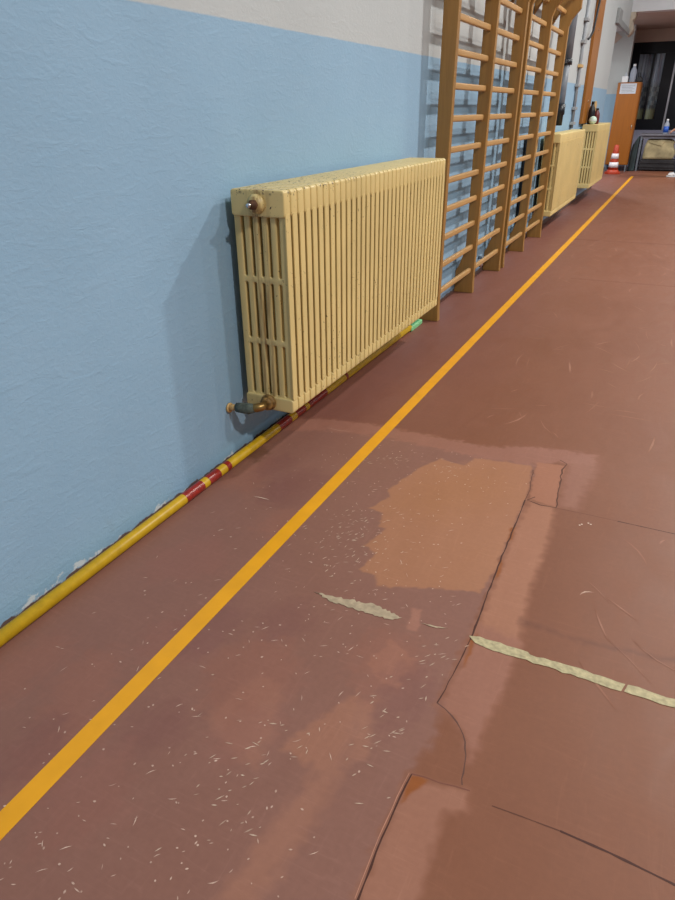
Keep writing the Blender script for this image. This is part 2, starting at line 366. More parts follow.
film([(0.031,2.361),(0.075,2.441),(0.14,2.412),(0.131,2.315),(0.063,2.295)], (96, 62, 42), .6, .05, .01)
for _ in range(26):   # soft mottling of the older sheet
    x, y, r = random.uniform(.15, 1.3), random.uniform(.4, 2.6), random.uniform(.05, .16)
    if x > .62 and y > 1.4: continue
    film([(x+r*math.cos(k)*random.uniform(.6, 1.2), y+1.4*r*math.sin(k)*random.uniform(.6, 1.2)) for k in [i*PI/4 for i in range(8)]], random.choice([(140, 93, 80), (124, 82, 74), (126, 84, 76), (143, 94, 78)]), .55, .07, .012)
# seams, and faint darker bands across the floor
D = (66, 34, 26)
ribbon([(1.352,2.782),(1.377,2.593),(1.375,2.5)], .004, D, .8, .003)
ribbon([(1.375,2.5),(1.379,2.289),(1.383,1.993),(1.396,1.578)], .0055, D, .95, .002)
ribbon([(1.396,1.578),(1.387,1.35),(1.381,1.295)], .004, D, .9, .002)
ribbon([(1.381,1.295),(1.408,1.285),(1.433,1.27),(1.465,1.241),(1.49,1.204),(1.503,1.166),(1.519,1.079)], .0035, (84, 58, 52), .85, .004, .015)
ribbon([(1.395,1.053),(1.391,0.981),(1.39,0.868),(1.396,0.721),(1.397,0.5)], .005, D, .95, .001)
ribbon([(1.388,1.053),(1.384,0.981),(1.383,0.868),(1.389,0.721)], .002, (196, 140, 116), .7, .001)
ribbon([(1.395,1.053),(1.428,1.059),(1.467,1.06),(1.541,1.072)], .003, (110, 66, 54), .8, .002)
ribbon([(1.409,2.543),(1.383,2.503),(1.441,2.486),(1.506,2.491),(1.486,2.713),(1.474,2.839),(1.486,2.909),(1.449,2.936)], .006, D, .85, .004)
ribbon([(1.506,2.491),(1.643,2.496),(1.75,2.496)], .004, D, .45)
ribbon([(1.75,2.496),(1.963,2.497),(2.6,2.5),(8,2.5)], .006, D, .85)
ribbon([(1.6,1.057),(1.667,1.061),(1.759,1.065)], .003, D, .7)
ribbon([(1.759,1.065),(1.869,1.062),(2.003,1.051),(2.4,1.045),(8,1.04)], .006, D, .95)
film([(1.524,1.75),(1.72,1.74),(1.984,1.775),(2.2,1.80),(2.2,1.775),(1.984,1.745),(1.72,1.715),(1.524,1.72)], (96, 56, 42), .75, .03, .003)
ribbon([(.6,9.17),(2,9.24),(3.5,9.30)], .09, (104, 64, 52), .35); ribbon([(.9,6.88),(2,6.92),(3.2,6.95)], .05, (104, 64, 52), .3)
# scratches, flecks and scuffs
def fleck(x, y, L, wd, ang, a, c=(214, 184, 166), bend=0.):
    d = Vector((math.cos(ang), math.sin(ang))); nr = Vector((-d.y, d.x)); n = 4
    ribbon([(Vector((x, y)) + d*L*(i/n-.5) + nr*bend*L*math.sin(PI*i/n)) for i in range(n+1)], wd, c, a, 0, L, True)
for _ in range(620):
    y = .35 + 2.45*random.random()**1.15; x = random.triangular(.12, 1.38, 1.05)
    s = random.random()
    if s < .62: fleck(x, y, random.uniform(.004, .012), random.uniform(.0025, .006), random.uniform(0, PI), random.uniform(.45, .95))
    else: fleck(x, y, random.uniform(.010, .034), random.uniform(.0016, .0030), random.choice([.35, .6, .9, 1.2, 2.2]) + random.gauss(0, .25), random.uniform(.5, .95), bend=random.uniform(-.1, .1))
for cx, cy, sx, sy, n in ((.80, 1.98, .07, .10, 70), (.90, 1.78, .05, .12, 26), (.98, 2.62, .05, .03, 14), (.70, 2.55, .10, .03, 16), (1.0, .84, .08, .10, 45), (1.28, 1.12, .04, .10, 26), (1.30, 1.42, .04, .10, 20), (.72, 2.60, .04, .02, 12)):
    for _ in range(n): fleck(random.gauss(cx, sx), random.gauss(cy, sy), random.uniform(.006, .03), random.uniform(.002, .004), random.choice([.5, .8, 1.1])+random.gauss(0, .3), random.uniform(.4, .9), (208, 186, 164))
fleck(.335, 2.02, .10, .005, .05, .9, (216, 190, 168), .06); fleck(.34, 2.80, .20, .007, .1, .5, (190, 150, 130), -.12)
for _ in range(340):   # long pale arcs on the smooth sheet
    x = random.uniform(.75, 3.2); y = random.uniform(.5, 9.5)
    if x < 1.55 and y < 3.1: continue
    k = 1 + y/4
    fleck(x, y, random.uniform(.05, .26)*k*.6, random.uniform(.0018, .0055)*k, random.uniform(0, PI), random.uniform(.18, .48), (188, 142, 122), random.uniform(-.10, .10))
for x, y in ((1.615, 2.40), (1.622, 2.41), (1.645, 2.43), (1.655, 2.425)): fleck(x, y, .010, .007, .3, 1., (232, 216, 200))
fleck(1.70, 1.97, .06, .006, .7, .8, (214, 186, 168), .2)
fl = struct('floor', bm, [M['floor'], M['mark']])
def build_floor(o):
    """join the painted grid and the plain surround to the marks already in the floor mesh"""
    b = B(); b.from_mesh(o.data); L = b.verts.layers.float_color['paint']
    for x0, y0, x1, y1 in ((-2.1, -3, GX0, 22.4), (GX1, -3, 10, 22.4), (GX0, -3, GX1, GY0), (GX0, GY1, GX1, 22.4)):
        vs = [b.verts.new(p) for p in ((x0, y0, 0), (x1, y0, 0), (x1, y1, 0), (x0, y1, 0))]
        for v in vs: v[L] = (0, 0, 0, 0)
        b.faces.new(vs).material_index = 0
    b.to_mesh(o.data); b.free()
    me = o.data; nv0 = len(me.vertices)
    g = bpy.data.meshes.new('grid')
    co = np.zeros((NX*NY, 3)); co[:, 0] = gx.ravel(); co[:, 1] = gy.ravel()
    idx = np.arange(NX*NY).reshape(NY, NX)
    f = np.stack([idx[:-1, :-1], idx[:-1, 1:], idx[1:, 1:], idx[1:, :-1]], -1).reshape(-1, 4)
    g.vertices.add(len(co)); g.vertices.foreach_set('co', co.ravel())
    g.loops.add(f.size); g.loops.foreach_set('vertex_index', f.ravel().astype(np.int32))
    g.polygons.add(len(f)); g.polygons.foreach_set('loop_start', np.arange(0, f.size, 4, dtype=np.int32))
    g.update(calc_edges=True)
    at = g.attributes.new('paint', 'FLOAT_COLOR', 'POINT'); at.data.foreach_set('color', GC.reshape(-1).astype(np.float32))
    b = B(); b.from_mesh(me); b.from_mesh(g); b.to_mesh(me); b.free(); bpy.data.meshes.remove(g)
build_floor(fl)

# yellow line and the worn older line
bm = B()
prism(bm, [(.533, -2), (.594, -2), (.594, .9), (.596, 4.6), (.600, 9.3), (.597, 14), (.594, 18.75), (.533, 18.75), (.535, 14), (.538, 9.3), (.535, 4.6), (.533, .9)], 2, .0011, .0016)
o = obj('floor_line', bm, M['tape']); tag(o, 'long bright yellow line running along the floor beside the wall', 'floor line')
bm = B()
def patch(pts, step=.02, jit=.004):
    P = resample(pts, step, jit); n = len(P)
    if sum(P[i].x*P[(i+1) % n].y - P[(i+1) % n].x*P[i].y for i in range(n)) < 0: P.reverse()
    prism(bm, [(p.x, p.y) for p in P], 2, .0011, .0016)
patch([(1.388,1.594),(1.421,1.605),(1.485,1.607),(1.573,1.604),(1.581,1.596),(1.705,1.603),(1.786,1.601),(1.856,1.599),(1.847,1.565),(1.79,1.565),(1.728,1.566),(1.617,1.568),(1.495,1.565),(1.451,1.566),(1.414,1.572)])
patch([(1.863,1.6),(1.923,1.6),(1.988,1.602),(7,1.6),(7,1.566),(1.989,1.569),(1.948,1.565),(1.898,1.568),(1.855,1.568)])
root = thing('worn_floor_line', 'worn greenish white painted line crossing the floor, broken at the seam', 'floor line', (1.39, 1.58, .0016))
part('painted_strip', bm, M['wline'], root)
bm = B()
patch([(0.837,1.569),(0.897,1.575),(0.969,1.586),(1.057,1.6),(1.164,1.579),(1.13,1.555),(1.06,1.551),(0.987,1.549),(0.918,1.55)], .008, .005)
patch([(1.226,1.583),(1.291,1.593),(1.323,1.599),(1.281,1.583)], .008, .002)
part('faded_strip', bm, M['faded'], root)

# ------------------------------------------------------------------ radiators
def curve_mesh(name, loops, extrude, bevel):
    cu = bpy.data.curves.new(name, 'CURVE'); cu.dimensions = '2D'; cu.fill_mode = 'BOTH'
    cu.extrude = extrude; cu.bevel_depth = bevel; cu.bevel_resolution = 2; cu.offset = 0
    for pts in loops:
        sp = cu.splines.new('POLY'); sp.points.add(len(pts)-1); sp.use_cyclic_u = True
        for q, p in zip(sp.points, pts): q.co = (p[0], p[1], 0, 1)
    o = bpy.data.objects.new(name, cu); COL.objects.link(o)
    me = bpy.data.meshes.new_from_object(o.evaluated_get(bpy.context.evaluated_depsgraph_get()))
    bpy.data.objects.remove(o); bpy.data.curves.remove(cu)
    return me
def rrect(x0, y0, x1, y1, r, n=5, r_low=None):
    rl = r if r_low is None else r_low; out = []
    for cx, cy, a0, q in ((x1-r, y1-r, 0, r), (x0+r, y1-r, 90, r), (x0+rl, y0+rl, 180, rl), (x1-rl, y0+rl, 270, rl)):
        for k in range(n+1):
            a = math.radians(a0+90*k/n); out.append((cx+q*math.cos(a), cy+q*math.sin(a)))
    return out
def section_mesh(depth, ncol, H=.975):
    pw = depth/ncol; gap = pw*.46
    bv = .0058
    loops = [rrect(bv+.0012, .03, depth-bv-.0012, H-.03, .006)]
    for i in range(1, ncol):
        c = i*pw
        for z0, z1 in ((.072, .316), (.342, .594), (.620, .872)):
            loops.append(rrect(c-gap/2-bv*.5, z0-bv, c+gap/2+bv*.5, z1+bv, (gap/2+bv*.5)*.98)[::-1])
    bm = B()
    for lp, e, bv in ((loops, .0078, bv), ([rrect(bv, .875, depth-bv, H-bv, .008)], .0198, bv), ([rrect(bv, bv, depth-bv, .062, .008)], .0185, bv)):
        me = curve_mesh('tmp', lp, e, bv)
        me.transform(Matrix(((1,0,0,0),(0,0,1,0),(0,1,0,0),(0,0,0,1))))
        bm.from_mesh(me); bpy.data.meshes.remove(me)
    bmesh.ops.remove_doubles(bm, verts=bm.verts, dist=.0001)
    bmesh.ops.recalc_face_normals(bm, faces=bm.faces)
    # flat front faces of the outer columns, a thin lip wider than the column behind it
    for x0, x1 in ((depth-.0045, depth+.0015),):
        b2 = B(); prism(b2, [(-.0200, .072), (-.0150, .062), (.0150, .062), (.0200, .072), (.0205, H-.108), (.0190, H-.098), (.0130, H-.090), (-.0130, H-.090), (-.0190, H-.098), (-.0205, H-.108)], 0, x0, x1)
        bmesh.ops.bevel(b2, geom=b2.edges[:], offset=.0016, segments=2, affect='EDGES')
        t = bpy.data.meshes.new('tmp'); b2.to_mesh(t); b2.free(); bm.from_mesh(t); bpy.data.meshes.remove(t)
    # hubs that join one section to the next
    for z in (.92, .04): lathe(bm, (depth/2, 0, z), [(.028, -.0289), (.028, .0289)], 14, axis=1)
    for f in bm.faces: f.smooth = True
    me = bpy.data.meshes.new('section'); bm.to_mesh(me); bm.free(); me.materials.append(M['rad'])
    me.set_sharp_from_angle(angle=.6)
    return me
SEC = {}
def radiator(label, x0, y0, depth, ncol, nsec, pitch=.0582, z0=.245, plug=True):
    root = thing('radiator', label, 'radiator', (x0, y0, z0), 'cream column radiators along the wall')
    key = (depth, ncol)
    if key not in SEC: SEC[key] = section_mesh(depth, ncol)
    for i in range(nsec):
        s = bpy.data.objects.new('section', SEC[key]); COL.objects.link(s); s.parent = root; s.location = (0, pitch*(i+.5), 0)
    xm = x0+depth/2
    if plug:
        bm = B(); lathe(bm, (xm, y0, z0+.92), [(.040, .004), (.040, -.010), (.031, -.016), (.031, -.020)], 20, axis=1)
        p = part('end_plug', bm, M['rad'], root)
        bm = B(); lathe(bm, (xm, y0-.020, z0+.92), [(.021, .0), (.021, -.014), (.014, -.016), (.014, -.026)], 6, axis=1); h = part('hexagon_nut', bm, M['rust'], root)
        bm = B(); tube(bm, [(xm, y0-.046, z0+.92), (xm-.002, y0-.064, z0+.921)], [.0095, .0085], 12); part('bleed_screw', bm, M['chrome'], root)
    for t in (.22, .8):
        yb = y0+pitch*nsec*t
        bm = B(); box(bm, (0, yb-.014, z0-.018), (x0+depth*.8, yb+.014, z0+.002)); box(bm, (.002, yb-.02, z0-.10), (.014, yb+.02, z0+.002)); part('wall_mount', bm, M['rad'], root, .003)
    return root
R1 = radiator('large cream cast iron radiator nearest the camera, with exposed end valve and rust marks', .04, 2.385, .258, 6, 36)
R2 = radiator('cream radiator just beyond the wall bars, middle of the three in the row', .04, 9.25, .205, 5, 37, plug=False)
R3 = radiator('farthest cream radiator beside the orange cabinet, bottles standing on top', .04, 12.55, .25, 6, 32, z0=.285, plug=False)
# supply connection of the near radiator
xm, y0 = .04+.129, 2.385
bm = B(); lathe(bm, (xm, y0, .285), [(.038, .004), (.038, -.008), (.027, -.012), (.031, -.015), (.031, -.027), (.021, -.031)], 20, axis=1); part('lower_collar', bm, M['rustbrass'], R1)
bm = B(); tube(bm, [(xm, y0-.030, .285), (xm-.004, y0-.060, .283), (xm-.02, y0-.072, .281), (xm-.05, y0-.078, .277)], [.018, .020, .021, .019], 14); part('valve', bm, M['brass'], R1, 0)
bm = B(); tube(bm, [(xm-.03, y0-.076, .279), (xm-.06, y0-.081, .272), (xm-.09, y0-.085, .272), (.045, y0-.088, .270)], [.020, .026, .025, .022], 14); part('pipe_lagging', bm, M['insul'], R1)
bm = B(); tube(bm, [(.055, y0-.088, .270), (.030, y0-.0895, .268), (.003, y0-.09, .263)], .0155, 12); tube(bm, [(.010, y0-.09, .262), (.002, y0-.09, .262)], .024, 14); part('supply_pipe', bm, M['tan'], R1)

# ------------------------------------------------------------------ wall bars
ZR = [.205+.2062*k for k in range(12)]
def post_bm(y, th=.058):
    b = B()
    pts = [(.002, 0), (.175, 0), (.170, .10), (.180, 1.2), (.188, 2.1), (.190, 2.33), (.215, 2.40), (.30, 2.50), (.30, 2.75), (.002, 2.75), (.002, 2.36), (.078, 2.475), (.082, 2.30), (.080, .46), (.074, .37), (.03, .24), (.002, .19)]
    prism(b, pts, 1, y, y+th); return b
SE = lambda v: math.copysign(abs(v)**.6, v)
def wall_bars(label, ys):
    root = thing('wall_bars', label, 'wall bars', (0, ys[0], 0), 'pair of wall bar frames')
    for y in ys: part('post', post_bm(y), M['bars'], root, .004)
    for ya, yb in zip(ys, ys[1:]):
        for k, z in enumerate(ZR + [2.64]):
            x = .130 if k < 12 else .265
            b = B(); n = 16; prism(b, [(x+.016*SE(math.cos(2*PI*i/n)), z+.0225*SE(math.sin(2*PI*i/n))) for i in range(n)], 1, ya+.035, yb+.01)
            part('rung', b, M['rung'], root)
    for z in (2.60,):
        b = B(); box(b, (.002, ys[0]+.04, z), (.012, ys[-1]+.01, z+.07)); part('wall_batten', b, M['bars'], root, .003)
    return root
wall_bars('wooden wall bars starting just behind the near radiator', [4.90, 5.90, 6.905])
wall_bars('wooden wall bars farther along, ending beside the middle radiator', [7.075, 8.05, 9.10])

# ------------------------------------------------------------------ high jump bar lying along the wall
root = thing('striped_bar', 'long yellow round bar with red bands lying along the foot of the wall', 'bar', (.058, .7, .0))
XB, RB = .058, .0235
bm = B(); tube(bm, [(XB, .70, RB+.002), (XB, 2.7, RB+.002), (XB, 4.58, RB+.002)], RB, 20); part('pole', bm, M['ybar'], root)
for a, b, dent in ((1.838, 1.965, 0), (2.003, 2.088, 0), (2.140, 2.172, 1), (2.62, 2.74, 0), (2.80, 2.90, 0), (2.94, 3.16, 0), (3.42, 3.45, 0)):
    bm = B(); tube(bm, [(XB, a, RB+.002), (XB, b, RB+.002)], RB+.0006, 20, False); part('red_band', bm, M['rband'], root)
bm = B(); prism(bm, [(XB-.026, 0.002), (XB+.026, 0.002), (XB+.026, .030), (XB+.018, .036), (XB-.018, .036), (XB-.026, .030)], 1, 4.56, 4.80)
e = part('end_piece', bm, M['green'], root, .003)
e['label'] = 'pale green end piece'
bm = B()
for i in range(5): box(bm, (XB-.013, 4.605+i*.034, .0360), (XB+.013, 4.621+i*.034, .0366))
part('print', bm, M['greenink'], e)

# ------------------------------------------------------------------ pipes, cable and board on the wall
root = thing('grey_pipe', 'thick dark grey vertical pipe on the wall above the middle radiator', 'pipe', (.06, 10.2, 1.30))
bm = B(); tube(bm, [(.075, 10.0, 2.03), (.075, 10.0, 3.4)], .056, 18); part('upper_tube', bm, M['pipe'], root)
bm = B(); tube(bm, [(.075, 9.97, 1.50), (.075, 9.99, 2.04)], .044, 18); part('lower_tube', bm, M['pipe'], root)
bm = B(); tube(bm, [(.075, 9.97, 1.30), (.075, 9.97, 1.42), (.075, 9.97, 1.43), (.075, 9.97, 1.55)], [.046, .048, .060, .060], 16); part('end_socket', bm, M['black'], root)
bm = B(); box(bm, (.002, 9.75, 2.01), (.10, 10.22, 2.045)); tube(bm, [(.075, 10.0, 1.995), (.075, 10.0, 2.06)], .066, 18); part('clamp', bm, M['black'], root)
root = thing('thin_conduit', 'thin pale conduit on small clips between the grey pipe and the wooden board', 'conduit', (.03, 11.5, 1.3))
bm = B(); tube(bm, [(.02, 11.50, 1.23), (.02, 11.50, 2.2), (.02, 11.50, 3.2)], .024, 12); part('tube', bm, M['conduit'], root)
for z, m in ((1.30, 'lightgrey'), (1.50, 'lightgrey'), (1.80, 'lightgrey'), (2.05, 'tan'), (2.35, 'lightgrey'), (2.62, 'lightgrey')):
    bm = B(); box(bm, (.002, 11.40, z-.02), (.055, 11.62, z+.02)); part('clip', bm, M[m], root, .004)
bm = B(); tube(bm, [(.06, 12.35, 3.2), (.06, 12.28, 2.9), (.07, 12.0, 2.52), (.07, 11.74, 2.42), (.074, 11.58, 2.39)], .016, 10)
o = obj('black_cable', bm, M['cable']); tag(o, 'black cable curving from the board down to the conduit clip', 'cable')
root = thing('wooden_board', 'tall orange brown vertical board on the wall beside the farthest radiator', 'board', (0, 12.75, 1.2))
bm = B(); box(bm, (.002, 12.36, 1.275), (.045, 13.12, 4.2)); part('plank', bm, M['plank'], root, .004)
for z in (1.6, 2.6):
    bm = B(); tube(bm, [(.045, 12.74, z), (.050, 12.74, z)], .02, 10); part('mounting_screw', bm, M['chrome'], root)
bm = B(); box(bm, (.002, 13.121, 1.275), (.028, 13.26, 4.2)); part('pale_edge', bm, M['corbel'], root, .003)
root = thing('socket_box', 'small grey switch box on the wall seen through the far wall bars', 'switch box', (0, 8.72, 1.5))
bm = B(); box(bm, (.002, 8.64, 1.44), (.05, 8.80, 1.58)); part('housing', bm, M['lightgrey'], root, .006)
bm = B(); box(bm, (.05, 8.67, 1.49), (.056, 8.77, 1.55)); part('rocker', bm, M['black'], root, .002)
bm = B(); tube(bm, [(.03, 8.26, 0.0), (.03, 8.28, .6), (.03, 8.30, 1.22)], .028, 12)  # dark upright put where shadow falls on the wall
o = obj('shadow_pole', bm, M['black']); tag(o, 'black pole shape standing in for the wall shadow behind the far wall bars', 'pole')
bm = B(); tube(bm, [(.03, 8.55, 0.0), (.03, 8.72, .6), (.03, 8.85, 1.19), (.03, 8.85, 1.22)], [.022, .022, .022, .022], 12)
o = obj('beige_pole', bm, M['tan']); tag(o, 'thin beige pole standing behind the far wall bars beside the dark shadow strip', 'pole')
root = thing('pipe_elbow', 'small dark metal pipe stub near the floor behind the near wall bars', 'pipe', (.02, 6.68, .15))
bm = B(); tube(bm, [(.003, 6.68, .17), (.045, 6.68, .17), (.058, 6.67, .165), (.062, 6.64, .15), (.062, 6.58, .13)], .016, 10); part('elbow', bm, M['pipe'], root)
bm = B(); tube(bm, [(.062, 6.585, .132), (.062, 6.55, .12)], .022, 10); part('cap', bm, M['chrome'], root)

# ------------------------------------------------------------------ things on the farthest radiator
ZT = .285+.975
def bottle(name, label, x, y, z, r, h, mb, mc, group=None):
    root = thing(name, label, 'bottle', (x, y, z), group)
    bm = B(); lathe(bm, (x, y, z), [(r*.9, 0), (r, .01), (r, h*.55), (r*.92, h*.66), (r*.45, h*.84), (r*.40, h*.90)], 18); part('body', bm, mb, root)
    bm = B(); lathe(bm, (x, y, z), [(r*.46, h*.88), (r*.46, h*.985), (r*.38, h)], 14); part('cap', bm, mc, root)
    return root
bottle('drinks_bottle', 'tall black bottle standing on the farthest radiator next to the pale ball', .115, 12.86, ZT, .055, .34, M['black'], M['black'])
bottle('drinks_bottle', 'shorter dark red bottle with black top on the farthest radiator', .17, 13.10, ZT, .052, .24, M['darkred'], M['black'])
root = thing('tan_wooden_bat', 'tan wooden bat leaning against the wall behind the bottles', 'bat', (.06, 13.8, ZT))
bm = B(); tube(bm, [(.07, 13.82, ZT+.012), (.05, 13.82, ZT+.17)], [.018, .020], 12); part('handle', bm, M['tan'], root)
bm = B(); prism(bm, [(13.76, ZT+.13), (13.88, ZT+.13), (13.96, ZT+.18), (13.96, ZT+.30), (13.88, ZT+.35), (13.76, ZT+.35), (13.68, ZT+.30), (13.68, ZT+.18)], 0, .030, .048); part('blade', bm, M['tan'], root, .004)
root = thing('pale_ball', 'small pale mint ball resting on the near end of the farthest radiator', 'ball', (.16, 12.74, ZT))
bm = B(); bmesh.ops.create_uvsphere(bm, u_segments=20, v_segments=12, radius=.062, matrix=Matrix.Translation((.165, 12.745, ZT+.062)))
for f in bm.faces: f.smooth = True
part('shell', bm, M['mint'], root)
bm = B(); lathe(bm, (.165, 12.745, ZT+.062), [(.0622, -.006), (.0632, -.003), (.0632, .003), (.0622, .006)], 24); part('seam', bm, M['white'], root)

# ------------------------------------------------------------------ cabinet and what is on it
root = thing('cabinet', 'tall narrow orange brown wooden cabinet at the end of the hall', 'cabinet', (0, 20.1, 0))
bm = B(); box(bm, (-.26, 20.12, .16), (.29, 20.56, 2.07)); part('carcass', bm, M['cab'], root, .006)
bm = B(); box(bm, (-.255, 20.10, .17), (.27, 20.12, 2.055)); d = part('door', bm, M['cab'], root, .004)
bm = B(); tube(bm, [(.235, 20.10, 1.0), (.235, 20.075, 1.02), (.235, 20.075, 1.10), (.235, 20.10, 1.12)], .008, 8); part('handle', bm, M['chrome'], d)
bm = B(); box(bm, (-.19, 20.094, 1.815), (.19, 20.10, 2.045)); p = part('paper_notice', bm, M['paper'], d); p['label'] = 'white paper sheet'
bm = B()
for i in range(5): box(bm, (-.15, 20.0932, 1.985-.033*i), (.15 - .05*(i % 2), 20.094, 1.993-.033*i))
part('print', bm, M['ink'], p)
for x in (-.24, .255):
    for y in (20.13, 20.53):
        bm = B(); box(bm, (x-.014, y-.014, 0), (x+.018, y+.014, .165)); part('leg', bm, M['steel'], root)
bottle('water_bottle', 'clear plastic water bottle standing on top of the cabinet', .05, 20.26, 2.07, .075, .40, M['bottle'], M['white'])
root = thing('tissue_pack', 'white box pack lying on the left of the cabinet top', 'pack', (-.12, 20.3, 2.07))
bm = B(); box(bm, (-.20, 20.22, 2.07), (-.05, 20.42, 2.21)); part('box', bm, M['white'], root, .012)
bm = B(); prism(bm, [(-.16, 2.208), (-.09, 2.208), (-.10, 2.27), (-.125, 2.30), (-.15, 2.26)], 1, 20.30, 20.34); part('flap', bm, M['paper'], root, .006)
root = thing('black_pouch', 'black pouch on the right of the cabinet top', 'pouch', (.19, 20.3, 2.07))
bm = B(); prism(bm, [(.145, 2.07), (.285, 2.07), (.29, 2.13), (.25, 2.20), (.19, 2.19), (.155, 2.24), (.145, 2.17)], 1, 20.2, 20.45); part('body', bm, M['black'], root, .02)
bm = B(); tube(bm, [(.16, 20.32, 2.225), (.165, 20.32, 2.28), (.20, 20.32, 2.28), (.23, 20.32, 2.19)], .010, 8); part('strap', bm, M['black'], root)

# ------------------------------------------------------------------ traffic cone
cx, cy = .03, 19.35
root = thing('traffic_cone', 'orange traffic cone with two white bands in front of the cabinet', 'cone', (cx, cy, 0))
bm = B(); prism(bm, [(cx+.20*math.cos(a)*(1 if i % 2 else .98), cy+.20*math.sin(a)) for i, a in enumerate([PI/8+k*PI/4 for k in range(8)])], 2, 0, .045); lathe(bm, (cx, cy, 0), [(.165, .045), (.145, .075), (.13, .10)], 24); part('base', bm, M['orange'], root, .006)
rad = lambda z: .125-(z-.09)*.125
bm = B(); lathe(bm, (cx, cy, 0), [(rad(z), z) for z in (.09, .3, .5, .66)] + [(rad(.66)*.7, .675)], 24); part('body', bm, M['orange'], root)
for a, b in ((.155, .275), (.355, .475)):
    bm = B(); lathe(bm, (cx, cy, 0), [(rad(a)+.003, a), (rad(b)+.003, b)], 24); part('white_band', bm, M['conewhite'], root)

# ------------------------------------------------------------------ table corner in the vestibule
root = thing('grey_table', 'grey table under the dark window at the far end', 'table', (1.1, 20.7, 0))
bm = B(); box(bm, (.47, 20.40, .85), (1.75, 21.1, .895)); part('tabletop', bm, M['tgrey'], root, .006)
bm = B(); box(bm, (.52, 20.45, .78), (1.70, 21.05, .85)); part('apron', bm, M['tgrey'], root)
for x in (.51, 1.70):
    for y in (20.45, 21.04):
        bm = B(); box(bm, (x-.02, y-.02, 0), (x+.02, y+.02, .85)); part('leg', bm, M['steel'], root)
root = thing('beige_sack', 'large beige sack under the grey table on the dark crate', 'sack', (1.0, 20.7, .28))
bm = B(); prism(bm, [(.60, .285), (1.34, .285), (1.38, .45), (1.30, .60), (1.33, .72), (1.2, .768), (.66, .768), (.61, .55)], 1, 20.5, 20.95)
part('body', bm, M['beige'], root, .05)
bm = B(); prism(bm, [(1.02, .60), (1.10, .74), (.98, .75), (.66, .74), (.72, .68)], 1, 20.485, 20.51); part('fold', bm, M['beige'], root, .01)
root = thing('dark_crate', 'low dark crate on the floor under the beige sack', 'crate', (1.0, 20.7, 0))
bm = B(); box(bm, (.57, 20.5, .03), (1.62, 21.0, .28)); part('body', bm, M['dark'], root, .01)
for z in (.09, .19):
    bm = B(); box(bm, (.57, 20.485, z), (1.62, 20.5, z+.035)); part('slat', bm, M['dark'], root, .004)
for x in (.63, 1.55):
    bm = B(); box(bm, (x-.03, 20.55, 0), (x+.03, 20.95, .03)); part('skid', bm, M['black'], root)
root = thing('folded_sheet', 'dark green sheet leaning between the cabinet and the grey table', 'sheet', (.35, 20.6, 0))
bm = B(); prism(bm, [(.31, 0), (.46, 0), (.465, .82), (.44, .84), (.33, .62), (.31, .5)], 1, 20.35, 20.75); part('body', bm, M['tarp'], root, .015)
bm = B(); prism(bm, [(.335, .0), (.385, 0), (.425, .76), (.40, .74), (.345, .58)], 1, 20.325, 20.352); part('fold', bm, M['tarp'], root, .01)
bottle('water_bottle', 'water bottle with blue label standing on the grey table', 1.045, 20.52, .895, .062, .34, M['bottle'], M['white'])
BL = bpy.data.objects['water_bottle.001']
bm = B(); lathe(bm, (1.045, 20.52, .895), [(.0635, .03), (.0635, .17)], 18); part('wrapper', bm, M['blueb'], BL)

# ------------------------------------------------------------------ person standing at the right edge of the frame
def skin_mesh(name, verts, edges, root_i=0, sub=2):
    me = bpy.data.meshes.new(name); me.from_pydata([v[0] for v in verts], edges, []); o = bpy.data.objects.new(name, me); COL.objects.link(o)
    o.modifiers.new('skin', 'SKIN').use_smooth_shade = True
    s = o.modifiers.new('sub', 'SUBSURF'); s.levels = sub; s.render_levels = sub
    for i, v in enumerate(verts):
        r = v[1] if isinstance(v[1], (tuple, list)) else (v[1], v[1]); me.skin_vertices[0].data[i].radius = r
        me.skin_vertices[0].data[i].use_root = (i == root_i)
    res = bpy.data.meshes.new_from_object(o.evaluated_get(bpy.context.evaluated_depsgraph_get()))
    bpy.data.objects.remove(o); bpy.data.meshes.remove(me); return res
def chain(V, E, start, pts):
    p = start
    for q in pts: V.append(q); E.append((p, len(V)-1)); p = len(V)-1
    return p
px, py = 1.51, 18.98     # faces -x, weight on both feet
def W(f, s, z): return (px-f, py+s, z)        # f forward, s to the side, z up
J = dict(pelvis=W(0, 0, .97), waist=W(.01, 0, 1.10), chest=W(.02, 0, 1.30), upper=W(.0, 0, 1.44), neck=W(.0, 0, 1.51), head0=W(.025, 0, 1.585), head1=W(.03, 0, 1.67), head2=W(.01, 0, 1.735))
V = [(J['pelvis'], .115), (J['waist'], .098), (J['chest'], .098), (J['upper'], .066), (J['neck'], .054), (J['head0'], (.082, .068)), (J['head1'], (.098, .078)), (J['head2'], (.075, .066))]
E_ = [(i, i+1) for i in range(7)]
arm = {}; leg = {}
